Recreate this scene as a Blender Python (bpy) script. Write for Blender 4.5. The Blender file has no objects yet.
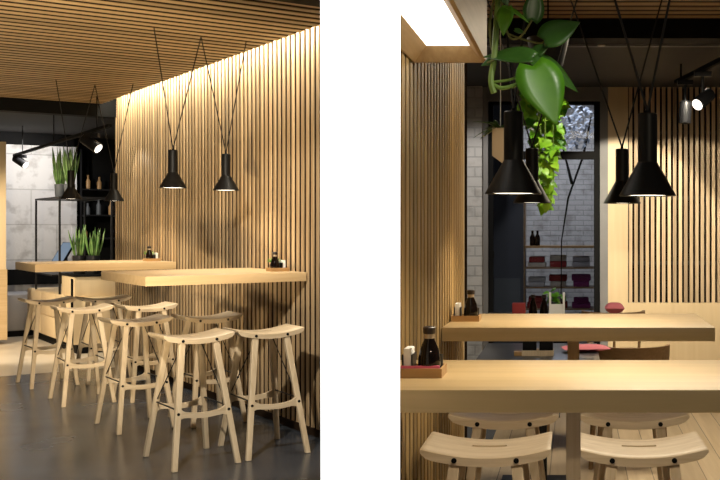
import bpy, bmesh, math, random
from mathutils import Vector, Matrix
random.seed(7)
sc = bpy.context.scene
COL = sc.collection
PI = math.pi
# ------------------------------------------------------------------ camera
HC, F, PX, PY = 1.337, 1040.0, 575.0, 228.0
cd = bpy.data.cameras.new('camera'); cam = bpy.data.objects.new('camera', cd); COL.objects.link(cam)
cam.location = (0, 0, HC); cam.rotation_euler = (PI/2, 0, 0)
cd.sensor_width = 36; cd.lens = F/720*36
cd.shift_x = (360-PX)/720; cd.shift_y = (PY-240)/720
cd.clip_start = .05; cd.clip_end = 100
sc.camera = cam
vs = sc.view_settings
vs.view_transform = 'Standard'; vs.look = 'None'; vs.gamma = 1; vs.exposure = .35; vs.use_curve_mapping = False

# ------------------------------------------------------------------ rooms: the left one is turned
ANG = math.atan2(.618, .786)
LM = Matrix.Translation((-1.62, 6.62, 0)) @ Matrix.Rotation(ANG, 4, 'Z')   # local x = -(distance from the slatted wall), y along it
RM = Matrix.Identity(4)
FR = -.10                                                                    # floor of the right hand room
LI = LM.inverted()
def pt(px, py, Y): return Vector(((px-PX)/F*Y, Y, HC+(PY-py)/F*Y))
def ptl(px, py, Y): return LI @ pt(px, py, Y)

# ------------------------------------------------------------------ mesh builder
class MB:
    def __init__(s): s.bm = bmesh.new()
    def quadbox(s, b, t):
        vb = [s.bm.verts.new(p) for p in b]; vt = [s.bm.verts.new(p) for p in t]; n = len(b)
        s.bm.faces.new(vb[::-1]); s.bm.faces.new(vt)
        for i in range(n): s.bm.faces.new((vb[i], vb[(i+1) % n], vt[(i+1) % n], vt[i]))
        return vb+vt
    def box(s, x0, x1, y0, y1, z0, z1, bev=0):
        v = s.quadbox([(x0,y0,z0),(x1,y0,z0),(x1,y1,z0),(x0,y1,z0)], [(x0,y0,z1),(x1,y0,z1),(x1,y1,z1),(x0,y1,z1)])
        if bev:
            es = list({e for q in v for e in q.link_edges})
            bmesh.ops.bevel(s.bm, geom=es, offset=bev, segments=2, profile=.6, affect='EDGES')
        return s
    def prism(s, poly, z0, z1):
        s.quadbox([(x,y,z0) for x,y in poly], [(x,y,z1) for x,y in poly]); return s
    def ring(s, c, u, v, r, n): return [s.bm.verts.new(c+u*(math.cos(2*PI*i/n)*r)+v*(math.sin(2*PI*i/n)*r)) for i in range(n)]
    def tube(s, pts, r, n=8, caps=True):
        pts = [Vector(p) for p in pts]; rs = r if isinstance(r, (list, tuple)) else [r]*len(pts)
        rings = []; u = None
        for i, p in enumerate(pts):
            d = (pts[min(i+1, len(pts)-1)]-pts[max(i-1, 0)]).normalized()
            if u is None: u = d.orthogonal().normalized()
            u = (u-d*u.dot(d)).normalized(); v = d.cross(u)
            rings.append(s.ring(p, u, v, rs[i], n))
        for a, b in zip(rings, rings[1:]):
            for i in range(n): s.bm.faces.new((a[i], a[(i+1) % n], b[(i+1) % n], b[i]))
        if caps: s.bm.faces.new(rings[0][::-1]); s.bm.faces.new(rings[-1])
        return s
    def lathe(s, prof, n=28, c=(0,0,0), caps=True):
        c = Vector(c); rings = []
        for r, z in prof: rings.append(s.ring(c+Vector((0,0,z)), Vector((1,0,0)), Vector((0,1,0)), max(r, 1e-4), n))
        for a, b in zip(rings, rings[1:]):
            for i in range(n): s.bm.faces.new((a[i], a[(i+1) % n], b[(i+1) % n], b[i]))
        if caps: s.bm.faces.new(rings[0][::-1]); s.bm.faces.new(rings[-1])
        return s
    def grid(s, xs, ys, zt, zb, skip=None):
        nx, ny = len(xs), len(ys)
        T = [[s.bm.verts.new((xs[i], ys[j], zt(xs[i], ys[j]))) for j in range(ny)] for i in range(nx)]
        B = [[s.bm.verts.new((xs[i], ys[j], zb(xs[i], ys[j]))) for j in range(ny)] for i in range(nx)]
        def on(i, j): return 0 <= i < nx-1 and 0 <= j < ny-1 and not (skip and skip((xs[i]+xs[i+1])/2, (ys[j]+ys[j+1])/2))
        for i in range(nx-1):
            for j in range(ny-1):
                if not on(i, j): continue
                s.bm.faces.new((T[i][j], T[i+1][j], T[i+1][j+1], T[i][j+1]))
                s.bm.faces.new((B[i][j+1], B[i+1][j+1], B[i+1][j], B[i][j]))
                for (di, dj, a, b) in ((0,-1,(i,j),(i+1,j)), (1,0,(i+1,j),(i+1,j+1)), (0,1,(i+1,j+1),(i,j+1)), (-1,0,(i,j+1),(i,j))):
                    if not on(i+di, j+dj):
                        s.bm.faces.new((B[a[0]][a[1]], B[b[0]][b[1]], T[b[0]][b[1]], T[a[0]][a[1]]))
        return s
    def leaf(s, base, d, up, L, W, droop=.25, fold=.15, n=8, heart=True):
        d = Vector(d).normalized(); up = Vector(up); up = (up-d*up.dot(d)).normalized(); side = d.cross(up)
        rows = []
        for i in range(n+1):
            t = i/n
            w = (math.sin(PI*min(1, (t*.92+.08))**.72) if heart else math.sin(PI*(t*.96+.04)**.9))*W/2
            c = Vector(base)+d*(L*t)-up*(droop*L*t*t)
            rows.append([s.bm.verts.new(c+side*(w*k)+up*(abs(k)*w*2*fold)-d*(L*.10*(1-t)*abs(k) if heart else 0)) for k in (-1, -.5, 0, .5, 1)])
        for a, b in zip(rows, rows[1:]):
            for k in range(4): s.bm.faces.new((a[k], a[k+1], b[k+1], b[k]))
        return s
    def build(s, name, mat, parent=None, loc=(0,0,0), smooth=True, ang=35, solid=0):
        bmesh.ops.recalc_face_normals(s.bm, faces=s.bm.faces)
        me = bpy.data.meshes.new(name)
        for f in s.bm.faces: f.smooth = smooth
        for e in s.bm.edges:
            if len(e.link_faces) == 2 and e.calc_face_angle(0) > math.radians(ang): e.smooth = False
        s.bm.to_mesh(me); s.bm.free()
        if mat: me.materials.append(mat)
        o = bpy.data.objects.new(name, me); COL.objects.link(o); o.location = loc
        if parent: o.parent = parent
        if solid:
            m = o.modifiers.new('thick', 'SOLIDIFY'); m.thickness = solid
        return o

def tag(o, label, cat, group=None, kind=None):
    o['label'] = label; o['category'] = cat
    if group: o['group'] = group
    if kind: o['kind'] = kind
    return o
def put(o, room, x, y, z=0, rz=0):
    o.location = room @ Vector((x, y, z)); o.rotation_euler = (0, 0, (ANG if room is LM else 0)+rz); return o
def thing(name, label, cat, room, x, y, z=0, rz=0, group=None):
    o = bpy.data.objects.new(name, None); COL.objects.link(o); o.empty_display_size = .1
    put(o, room, x, y, z, rz); return tag(o, label, cat, group)
def struct(o, room=None):
    o['kind'] = 'structure'
    if room is LM: o.matrix_world = LM
    return o
def dup(r, room, x, y, z, rz, label, group=None):
    c = r.copy(); COL.objects.link(c); put(c, room, x, y, z, rz); c['label'] = label
    if group: c['group'] = group
    for ch in list(r.children):
        k = ch.copy(); COL.objects.link(k); k.parent = c
        for g in list(ch.children):
            q = g.copy(); COL.objects.link(q); q.parent = k
    return c

# ------------------------------------------------------------------ materials
def mat(name, col, rough=.5, metal=0, spec=.5):
    m = bpy.data.materials.new(name); m.use_nodes = True; b = m.node_tree.nodes['Principled BSDF']
    b.inputs['Base Color'].default_value = (*col, 1); b.inputs['Roughness'].default_value = rough
    b.inputs['Metallic'].default_value = metal; b.inputs['Specular IOR Level'].default_value = spec
    return m
def nodes(m): return m.node_tree.nodes, m.node_tree.links, m.node_tree.nodes['Principled BSDF']
def wood(name, c0, c1, axis=0, rough=.45, scale=1.0, pitch=None, paxis=1, vary=.5, spec=.35, off=0.0, seam=0):
    """grain runs along `axis`; with `pitch`, every slat/plank along paxis gets a tone of its own"""
    m = mat(name, c0, rough, spec=spec); N, L, B = nodes(m)
    tc = N.new('ShaderNodeTexCoord'); mp = N.new('ShaderNodeMapping')
    sv = [38*scale]*3; sv[axis] = 1.6*scale
    mp.inputs['Scale'].default_value = sv; L.new(tc.outputs['Object'], mp.inputs['Vector'])
    oi = N.new('ShaderNodeObjectInfo')
    vec = mp.outputs['Vector']; wn = None
    if pitch:
        sx = N.new('ShaderNodeSeparateXYZ'); L.new(tc.outputs['Object'], sx.inputs[0])
        ad = N.new('ShaderNodeMath'); ad.operation = 'ADD'; ad.inputs[1].default_value = off; L.new(sx.outputs[paxis], ad.inputs[0])
        dv = N.new('ShaderNodeMath'); dv.operation = 'DIVIDE'; dv.inputs[1].default_value = pitch; L.new(ad.outputs[0], dv.inputs[0])
        fl = N.new('ShaderNodeMath'); fl.operation = 'FLOOR'; L.new(dv.outputs[0], fl.inputs[0])
        wn = N.new('ShaderNodeTexWhiteNoise'); wn.noise_dimensions = '1D'; L.new(fl.outputs[0], wn.inputs['W'])
        va = N.new('ShaderNodeVectorMath'); va.operation = 'ADD'; vs_ = N.new('ShaderNodeVectorMath'); vs_.operation = 'SCALE'
        L.new(wn.outputs['Color'], vs_.inputs[0]); vs_.inputs['Scale'].default_value = 40
        L.new(vec, va.inputs[0]); L.new(vs_.outputs[0], va.inputs[1]); vec = va.outputs[0]
    else:
        ad = N.new('ShaderNodeVectorMath'); ad.operation = 'ADD'; cb = N.new('ShaderNodeCombineXYZ')
        ml = N.new('ShaderNodeMath'); ml.operation = 'MULTIPLY'; ml.inputs[1].default_value = 31; L.new(oi.outputs['Random'], ml.inputs[0])
        for k in range(3): L.new(ml.outputs[0], cb.inputs[k])
        L.new(vec, ad.inputs[0]); L.new(cb.outputs[0], ad.inputs[1]); vec = ad.outputs[0]
    ns = N.new('ShaderNodeTexNoise'); ns.inputs['Scale'].default_value = 1.0; ns.inputs['Detail'].default_value = 5; ns.inputs['Roughness'].default_value = .6; ns.inputs['Distortion'].default_value = .6
    L.new(vec, ns.inputs['Vector'])
    cr = N.new('ShaderNodeValToRGB'); cr.color_ramp.elements[0].position = .3; cr.color_ramp.elements[1].position = .68
    cr.color_ramp.elements[0].color = (*c0, 1); cr.color_ramp.elements[1].color = (*c1, 1); L.new(ns.outputs['Fac'], cr.inputs['Fac'])
    out = cr.outputs['Color']
    if wn:
        hs = N.new('ShaderNodeHueSaturation'); mr = N.new('ShaderNodeMapRange'); mr.inputs[3].default_value = 1-vary*.6; mr.inputs[4].default_value = 1+vary*.4
        if seam:
            fc = N.new('ShaderNodeMath'); fc.operation = 'FRACT'; L.new(dv.outputs[0], fc.inputs[0])
            gt = N.new('ShaderNodeMath'); gt.operation = 'GREATER_THAN'; gt.inputs[1].default_value = seam; L.new(fc.outputs[0], gt.inputs[0])
            mr2 = N.new('ShaderNodeMapRange'); mr2.inputs[3].default_value = .25; L.new(gt.outputs[0], mr2.inputs[0])
            hs2 = N.new('ShaderNodeHueSaturation'); L.new(mr2.outputs[0], hs2.inputs['Value']); L.new(out, hs2.inputs['Color']); out = hs2.outputs['Color']
        L.new(wn.outputs['Value'], mr.inputs[0]); L.new(mr.outputs[0], hs.inputs['Value']); L.new(out, hs.inputs['Color']); out = hs.outputs['Color']
    L.new(out, B.inputs['Base Color'])
    bp = N.new('ShaderNodeBump'); bp.inputs['Strength'].default_value = .08; bp.inputs['Distance'].default_value = .004
    L.new(ns.outputs['Fac'], bp.inputs['Height']); L.new(bp.outputs['Normal'], B.inputs['Normal'])
    return m
def noisy(name, c0, c1, scale=4, rough=(.4,.6), detail=6, bump=0, spec=.5, metal=0):
    m = mat(name, c0, rough[0], metal, spec); N, L, B = nodes(m)
    tc = N.new('ShaderNodeTexCoord'); ns = N.new('ShaderNodeTexNoise'); ns.inputs['Scale'].default_value = scale; ns.inputs['Detail'].default_value = detail
    L.new(tc.outputs['Object'], ns.inputs['Vector'])
    cr = N.new('ShaderNodeValToRGB'); cr.color_ramp.elements[0].position = .35; cr.color_ramp.elements[1].position = .67
    cr.color_ramp.elements[0].color = (*c0, 1); cr.color_ramp.elements[1].color = (*c1, 1)
    L.new(ns.outputs['Fac'], cr.inputs['Fac']); L.new(cr.outputs['Color'], B.inputs['Base Color'])
    mr = N.new('ShaderNodeMapRange'); mr.inputs[3].default_value, mr.inputs[4].default_value = rough
    L.new(ns.outputs['Fac'], mr.inputs[0]); L.new(mr.outputs[0], B.inputs['Roughness'])
    if bump:
        bp = N.new('ShaderNodeBump'); bp.inputs['Strength'].default_value = bump; bp.inputs['Distance'].default_value = .01
        L.new(ns.outputs['Fac'], bp.inputs['Height']); L.new(bp.outputs['Normal'], B.inputs['Normal'])
    return m
def brick(name, c1, c2, cm, bw=.5, bh=.17, rough=.75):
    """bricks on a wall in the local XZ plane"""
    m = mat(name, c1, rough, spec=.3); N, L, B = nodes(m)
    tc = N.new('ShaderNodeTexCoord'); sx = N.new('ShaderNodeSeparateXYZ'); cb = N.new('ShaderNodeCombineXYZ')
    L.new(tc.outputs['Object'], sx.inputs[0]); L.new(sx.outputs[0], cb.inputs[0]); L.new(sx.outputs[2], cb.inputs[1])
    bk = N.new('ShaderNodeTexBrick'); bk.inputs['Scale'].default_value = 1; bk.inputs['Brick Width'].default_value = bw; bk.inputs['Row Height'].default_value = bh
    bk.inputs['Mortar Size'].default_value = .008; bk.inputs['Mortar Smooth'].default_value = .3
    bk.inputs['Color1'].default_value = (*c1, 1); bk.inputs['Color2'].default_value = (*c2, 1); bk.inputs['Mortar'].default_value = (*cm, 1)
    L.new(cb.outputs[0], bk.inputs['Vector'])
    ns = N.new('ShaderNodeTexNoise'); ns.inputs['Scale'].default_value = 7; ns.inputs['Detail'].default_value = 7; L.new(tc.outputs['Object'], ns.inputs['Vector'])
    mx = N.new('ShaderNodeMix'); mx.data_type = 'RGBA'; mx.blend_type = 'MULTIPLY'; mx.inputs[0].default_value = .55
    cr = N.new('ShaderNodeValToRGB'); cr.color_ramp.elements[0].position = .33; cr.color_ramp.elements[0].color = (.5,.48,.46,1); cr.color_ramp.elements[1].position = .5
    L.new(ns.outputs['Fac'], cr.inputs['Fac']); L.new(bk.outputs['Color'], mx.inputs[6]); L.new(cr.outputs['Color'], mx.inputs[7]); L.new(mx.outputs[2], B.inputs['Base Color'])
    bp = N.new('ShaderNodeBump'); bp.inputs['Strength'].default_value = .5; bp.inputs['Distance'].default_value = .02
    ad = N.new('ShaderNodeMath'); ad.operation = 'SUBTRACT'; L.new(ns.outputs['Fac'], ad.inputs[0]); L.new(bk.outputs['Fac'], ad.inputs[1])
    L.new(ad.outputs[0], bp.inputs['Height']); L.new(bp.outputs['Normal'], B.inputs['Normal'])
    return m
def emit(name, col, s):
    m = bpy.data.materials.new(name); m.use_nodes = True; N, L, B = nodes(m)
    B.inputs['Base Color'].default_value = (.9,.9,.9,1); B.inputs['Emission Color'].default_value = (*col, 1); B.inputs['Emission Strength'].default_value = s
    return m

ASH = ((.53,.40,.245), (.69,.56,.385))
M = {
 'slatL': wood('pine slats', (.45,.30,.15), (.66,.48,.28), 2, .5, .8, .078, 1, .55, off=1.55),
 'slatR': wood('oak slats', (.40,.25,.09), (.53,.35,.14), 2, .5, .8, .08, 1, .55, off=-2.41),
 'slatC': wood('ceiling slats', (.45,.30,.145), (.55,.385,.20), 0, .5, .7, .122, 1, .4, off=.85),
 'slatCR': wood('ceiling slats right', (.30,.19,.085), (.42,.27,.12), 0, .5, .7, .118, 1, .5),
 'slatB': wood('panel slats', (.46,.33,.19), (.66,.50,.32), 2, .5, .8, .05, 0, .6),
 'dark': mat('dark gap', (.018,.011,.006), .8), 'darkL': mat('dark brown backing', (.022,.012,.006), .9, spec=.1),  # near-black backings put the shade between slats into colour
 'ash': wood('ash x', *ASH, 0, .42), 'ashz': wood('ash z', *ASH, 2, .42), 
 'table': wood('bar oak', (.52,.36,.18), (.62,.45,.25), 0, .38, .6, spec=.4),
 'tabR': wood('bar oak right', (.50,.355,.165), (.60,.435,.22), 0, .36, .6, spec=.4),
 'frame': wood('frame oak', (.42,.27,.12), (.54,.37,.18), 1, .5),
 'ply': wood('pale plywood', (.66,.50,.29), (.72,.56,.34), 2, .45, .35),
 'plank': wood('floor planks', (.48,.37,.24), (.60,.48,.33), 1, .35, .5, .15, 0, .3, seam=.035),
 'tray': wood('tray wood', (.38,.21,.08), (.48,.29,.12), 0, .4),
 'conc': noisy('polished concrete', (.022,.027,.036), (.052,.061,.077), 1.6, (.16,.34), 9, .03, .5),
 'tileL': noisy('pale tiles', (.50,.42,.31), (.58,.50,.38), 3, (.25,.4), 5),
 'white': mat('added pier white', (.92,.92,.92), .8, spec=.1),
 'black': mat('matt black', (.005,.005,.005), .7, spec=.12), 'blackm': mat('black metal', (.008,.008,.009), .42, 0, .3),
 'pend': mat('black lacquer', (.006,.0055,.005), .45, 0, .22), 'shadein': mat('shade lining', (.85,.82,.76), .6),
 'cord': mat('black cord', (.006,.006,.006), .7),
 'ceil': noisy('dark ceiling', (.018,.017,.016), (.026,.025,.024), 3, (.7,.8)),
 'grey': noisy('grey steel', (.17,.165,.163), (.21,.205,.20), 3, (.5,.6)),
 'brickW': brick('white brick', (.66,.65,.65), (.74,.73,.72), (.52,.51,.50), .62, .46),
 'brickG': brick('grey brick', (.46,.46,.46), (.52,.51,.50), (.40,.40,.40), .26, .09),
 'brickB': brick('white brick beyond', (.70,.67,.62), (.76,.73,.68), (.55,.52,.48), .20, .062),
 'leaf': noisy('leaf', (.06,.22,.008), (.12,.34,.014), 9, (.3,.45)), 'leafd': noisy('dark leaf', (.028,.095,.012), (.06,.17,.024), 9, (.3,.45)),  # pothos has a lit and a shaded tone, light put into colour
 'leafb': noisy('leaf in lamp light', (.12,.34,.012), (.30,.54,.035), 9, (.3,.45)), 'stem': mat('stem', (.20,.33,.06), .5), 'stemb': mat('brown stem', (.14,.15,.04), .6),  # leafb is a brighter copy, lamp light on the vines put into colour
 'snake': noisy('snake plant', (.05,.15,.025), (.22,.34,.10), 14, (.35,.5)),
 'pale': noisy('pale leaves', (.45,.50,.58), (.62,.68,.76), 9, (.5,.6)),
 'pot': mat('black pot', (.012,.012,.013), .4), 'potg': mat('grey pot', (.10,.11,.12), .5), 'soil': mat('soil', (.02,.014,.01), .9),
 'soy': mat('soy sauce bottle', (.006,.003,.002), .06, 0, .35), 'cap': mat('bottle cap', (.02,.012,.009), .35), 'collar': mat('bottle collar', (.45,.36,.25), .3, .4),
 'paper': mat('paper napkins', (.86,.84,.78), .8), 'pink': mat('pink paper', (.85,.16,.26), .6), 'pinkf': mat('pink fabric', (.52,.14,.18), .85), 'redf': mat('dark red fabric', (.28,.03,.03), .85),
 'purple': mat('purple fabric', (.22,.03,.15), .85), 'linen': mat('folded linen', (.45,.40,.34), .9), 'greyf': mat('grey fabric', (.40,.39,.40), .9),
 'screen': emit('tablet screen', (.20,.30,.44), .45), 'blackt': mat('black table top', (.012,.012,.015), .3),
 'chairw': wood('chair wood', (.22,.125,.055), (.31,.19,.09), 0, .45),
 'glassw': mat('white plastic', (.75,.75,.75), .4), 'navy': mat('blue grey panel', (.055,.06,.075), .45),
 'panel': emit('light panel', (1,.97,.90), 2.6), 'bulb': emit('bulb diffuser', (1,.86,.66), 5.0), 'spotface': emit('spot lens', (1,.93,.82), 2.0),
}
g = bpy.data.materials.new('window glass'); g.use_nodes = True; N, L, B = nodes(g); N.remove(B)
tr = N.new('ShaderNodeBsdfTransparent'); tr.inputs[0].default_value = (.62,.64,.68,1); gl = N.new('ShaderNodeBsdfGlossy'); gl.inputs['Roughness'].default_value = .03
fr = N.new('ShaderNodeFresnel'); fr.inputs[0].default_value = 1.18; mx = N.new('ShaderNodeMixShader')
L.new(fr.outputs[0], mx.inputs[0]); L.new(tr.outputs[0], mx.inputs[1]); L.new(gl.outputs[0], mx.inputs[2]); L.new(mx.outputs[0], N['Material Output'].inputs[0])
M['glass'] = g
M['screen'].node_tree.nodes['Principled BSDF'].inputs['Base Color'].default_value = (.02,.03,.04,1)
for k in ('leaf', 'leafd', 'leafb'):
    b = M[k].node_tree.nodes['Principled BSDF']; b.inputs['Subsurface Weight'].default_value = .0

# ================================================================== LEFT ROOM: shell
ZC = 2.56
W0, W1 = -1.55, 4.84
w = MB().box(.004, .12, W0, W1, -.1, 2.95).build('wall_left', M['darkL'], smooth=False); struct(w, LM)
s = MB(); y = W0
k = 0
while y < W1-.04:
    s.box(-.0035, .004, y+.012, y+.048, .05, 2.9); y += .078
s.build('slat_cladding', M['slatL'], w, smooth=False)
MB().box(-.012, .02, W0, W1, 0, .05).build('plinth', M['darkL'], w, smooth=False)
c = MB().box(-3.6, -.155, -.85, 4.78, ZC+.003, ZC+.06).build('ceiling', M['darkL'], smooth=False); struct(c, LM)
s = MB(); y = -.85
while y < 4.70:
    s.box(-3.6, -.15, y+.024, y+.088, ZC, ZC+.003); y += .122
s.build('slat_cladding', M['slatC'], c, smooth=False)
struct(MB().box(-3.6, .0, 4.78, 4.93, ZC-.12, ZC+.1).build('trim_1', M['black'], smooth=False), LM)
struct(MB().box(-3.6, .12, -1.3, -.85, ZC-.01, ZC+.1).build('trim_2', M['black'], smooth=False), LM)
struct(MB().box(-5, 3.5, 4.93, 9.4, ZC+.02, ZC+.1).build('ceiling_far', M['ceil'], smooth=False), LM)
# black ceiling vent block near the front edge
# floors
a = LM @ Vector((0, 4.36, 0)); b = LM @ Vector((-7, 4.36, 0)); e = LM @ Vector((0, -.8, 0))
struct(MB().prism([(-.56, 5.7), (e.x, e.y), (a.x, a.y), (b.x, b.y), (-9, -1), (4, -1), (4, 2.2), (-.56, 2.2)], -.12, 0).build('floor_left', M['conc'], smooth=False))
struct(MB().box(-7, 3.5, 4.36, 9.0, -.12, -.001).build('floor_far', M['tileL'], smooth=False), LM)
# far walls of the left room: white brick, and a dark recess
BT = 8.9
def onplane(px, py, t_):
    o = LI @ Vector((0,0,0)); d = LI.to_3x3() @ Vector(((px-PX)/F, 1, 0)); return LI @ pt(px, py, (t_-o.y)/d.y)
bl = onplane(74, 200, BT)
struct(MB().box(-4.5, bl.x, BT, BT+.2, 0, 2.42).build('wall_far', M['brickW'], smooth=False), LM)
struct(MB().box(-4.5, bl.x, BT-.02, BT+.2, 2.42, ZC+.02).build('trim_3', M['black'], smooth=False), LM)
struct(MB().box(bl.x, 3.5, BT+.4, BT+.5, 0, ZC+.02).build('wall_recess', M['black'], smooth=False), LM)
struct(MB().box(bl.x-.03, bl.x+.03, BT-.02, BT+.4, 0, 2.42).build('trim_4', M['brickW'], smooth=False), LM)
p = LI @ pt(6, 300, 12.0)
o = MB().box(p.x-.6, p.x, p.y, p.y+.2, 0.86, 2.33).build('trim_5', M['ply'], smooth=False); struct(o, LM)
MB().box(p.x-.6, p.x+.01, p.y-.02, p.y+.2, 0.05, .86).build('lower_panel', M['table'], o, smooth=False)

# ================================================================== bar tables
def bar_table(label, room, x0, x1, y0, y1, ztop, floor, th, legxy, lw, mt, group=None):
    cx = (x0+x1)/2; cy = (y0+y1)/2
    t = thing('bar_table', label, 'table', room, cx, cy, floor)
    MB().box(x0-cx, x1-cx, y0-cy, y1-cy, ztop-floor-th, ztop-floor, .003).build('tabletop', mt, t)
    if not legxy: return t
    lx, ly = legxy
    MB().box(lx-lw/2, lx+lw/2, ly-lw/2, ly+lw/2, 0, ztop-floor-th, .003).build('leg', M['ashz'], t)
    return t
ZT = 1.05
T1 = bar_table('thick pale wooden bar table, nearer one on the concrete floor, fixed to slatted wall', LM, -1.02, -.0145, .18, 1.18, ZT, 0, .058, None, .05, M['table'])
T2 = bar_table('thick pale wooden bar table, farther one on the concrete floor, before the counter', LM, -1.10, -.0145, 2.85, 3.65, ZT, 0, .062, None, .05, M['table'])
ZR = .95
XW = -.521
T3 = bar_table('long pale wooden bar table across the front of the right room, nearest the viewer', RM, XW+.002, .62, 2.485, 3.05, ZR, FR, .055, (-.055, .1), .04, M['tabR'])
T4 = bar_table('pale wooden bar table standing behind the nearest one in the right room', RM, XW+.002, .545, 4.045, 4.70, ZR, FR, .054, (-.02, .05), .05, M['tabR'])

# ================================================================== stools
def make_stool(label, room, x, y, rz, floor=0, group=None):
    t = thing('bar_stool', label, 'stool', room, x, y, floor, rz, group)
    Ls, D, TH = .40, .29, .031
    xs = [Ls*(-.5+i/24) for i in range(25)]; xs = sorted(xs+[-.056, .056, -Ls/2+.006, Ls/2-.006])
    ys = sorted([D*(-.5+j/8) for j in range(9)]+[.0105, .0355, -D/2+.006, D/2-.006])
    def edge(x, y):
        ex = max(0, abs(x)-(Ls/2-.007)); ey = max(0, abs(y)-(D/2-.007)); return .6*(ex+ey)
    zt = lambda x, y: .712+.030*(2*x/Ls)**2-edge(x, y)
    def zb(x, y):
        u = abs(2*x/Ls); return .712-TH+.030*u*u+(.016*max(0, (u-.86)/.14)**2)
    MB().grid(xs, ys, zt, zb, lambda x, y: abs(x) < .055 and .011 < y < .035).build('seat', M['ash'], t, ang=40)
    tops, feet = {}, {}
    for sx in (-1, 1):
        for sy in (-1, 1):
            T = Vector((sx*.095, sy*.120, .69)); Fo = Vector((sx*.178, sy*.250, 0)); tops[sx, sy] = T; feet[sx, sy] = Fo
            a_, d_ = .0155, .0165
            q = lambda c, a, d: [(c.x-a, c.y-d, c.z), (c.x+a, c.y-d, c.z), (c.x+a, c.y+d, c.z), (c.x-a, c.y+d, c.z)]
            mid = T.lerp(Fo, .5); m = MB(); m.quadbox(q(Fo, .0145, .014), q(T, .0175, .0175))
            bmesh.ops.bevel(m.bm, geom=list(m.bm.edges), offset=.003, segments=1, affect='EDGES')
            m.build('leg', M['ashz'], t)
    hs = .30; f = 1-hs/.69
    at = lambda sx, sy, h: tops[sx, sy].lerp(feet[sx, sy], 1-h/.69)
    for sy in (-1, 1):
        A, Bq = at(-1, sy, hs), at(1, sy, hs); w_ = Bq.x-A.x; n = 14
        m = MB(); rows = []
        for i in range(n+1):
            u = -1+2*i/n; xx = (w_/2-.012)*u; hh = .0145+.016*abs(u)**8; zz = hs-.004+.018*(u*u)-.010
            rows.append([m.bm.verts.new((xx, A.y+dy, zz+dz)) for dy, dz in ((-.011,-hh), (.011,-hh), (.011,hh), (-.011,hh))])
        for r0, r1 in zip(rows, rows[1:]):
            for k in range(4): m.bm.faces.new((r0[k], r0[(k+1) % 4], r1[(k+1) % 4], r1[k]))
        m.bm.faces.new(rows[0]); m.bm.faces.new(rows[-1])
        m.build('stretcher', M['ash'], t)
    for sx in (-1, 1):
        MB().tube([at(sx, -1, .325), at(sx, 1, .325)], .0045, 8).build('rod', M['blackm'], t)
        MB().tube([at(sx, sx, .67), at(sx, -sx, .325)], .003, 6).build('brace', M['blackm'], t)
    for sy in (-1, 1):
        for sx in (-1, 1):
            for h, yy in ((.70, D/2), (.305, None)):
                P = Vector((sx*.095, sy*D/2, .702)) if yy else at(sx, sy, h)+Vector((0, sy*.014, 0))
                MB().tube([P-Vector((0, sy*.004, 0)), P+Vector((0, sy*.003, 0))], .0085, 12).build('bolt', M['black'], t)
    return t
G1 = None
st = make_stool('pale bar stool nearest the viewer on the concrete floor, with its front fully visible', LM, -.85, -.12, .02)
S_L = [(-.415, -.105, -.03, 'pale bar stool close to the slatted wall, right of the nearest stool'),
 (-.81, 1.16, .03, 'bar stool under the left end of the nearer wall table, behind the nearest stool'),
 (-.345, 1.10, 0, 'bar stool under the nearer wall table, between the slatted wall and foreground stools'),
 (-.84, 2.50, -.02, 'bar stool in front of the farther wall table, on its left, foreground of that group'),
 (-.395, 2.38, .02, 'bar stool in front of the farther wall table, on its right by the slats'),
 (-.86, 3.62, .03, 'leftmost bar stool in the left room, beside the drawer counter'),
 (-.425, 3.56, -.02, 'bar stool under the farther wall table, in front of the counter end')]
for x, y, r, lb in S_L: dup(st, LM, x, y, 0, r, lb)
S_R = [(-.284, 3.43, 0, 'saddle-seat bar stool at lower left of the right room, front row behind nearest table'),
 (.213, 3.43, .02, 'saddle-seat bar stool at lower right, front row behind nearest table in right room'),
 (-.268, 4.04, 0, 'saddle-seat bar stool half hidden by the nearest tabletop, left one in second row'),
 (.222, 4.04, 0, 'saddle-seat bar stool half hidden by the nearest tabletop, right one in second row')]
for x, y, r, lb in S_R: dup(st, RM, x, y, FR, r, lb).scale = (1.035, 1.0, 1.0)

# ================================================================== pendants
PH = .225
def make_pendant(label, room, P, A1, A2, spot, sc_=1.0, group=None):
    """P rim centre (world), A1/A2 ceiling anchors (world)"""
    t = bpy.data.objects.new('pendant_lamp', None); COL.objects.link(t); t.location = P; tag(t, label, 'lamp', group)
    MB().lathe([(.0265, .085), (.0265, PH-.003), (.0235, PH)], 28).build('lamp_body', M['pend'], t)
    m = MB().lathe([(.0265, .092), (.031, .084), (.0775, .002), (.0775, 0), (.0735, 0), (.028, .080)], 36, caps=False)
    sh = m.build('lamp_shade', M['pend'], t, ang=25)
    MB().lathe([(.072, .004), (.032, .075)], 36, caps=False).build('shade_lining', M['shadein'], sh)
    MB().lathe([(.060, .004), (.068, .003), (.0695, .007), (.050, .012)], 32).build('diffuser', M['bulb'], t)
    MB().tube([(0,0,PH-.002), (0,0,PH+.008)], .006, 10).build('cord_grip', M['black'], t)
    for A in (A1, A2):
        q = (Vector(A)-Vector(P))/sc_
        MB().tube([(0,0,PH+.006), q], .0036/sc_, 6).build('cord', M['cord'], t)
    ld = bpy.data.lights.new('pendant_light', 'SPOT'); ld.energy = spot; ld.color = (1,.87,.67); ld.spot_size = math.radians(150); ld.spot_blend = .6; ld.shadow_soft_size = .02
    lo = bpy.data.objects.new('pendant_light', ld); COL.objects.link(lo); lo.parent = t; lo.location = (0,0,-.004); t.scale = (sc_, sc_, sc_)
    return t
ZA = ZC-.001
def onceil(px, py): return pt(px, py, (ZA-HC)*F/(PY-py))
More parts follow.
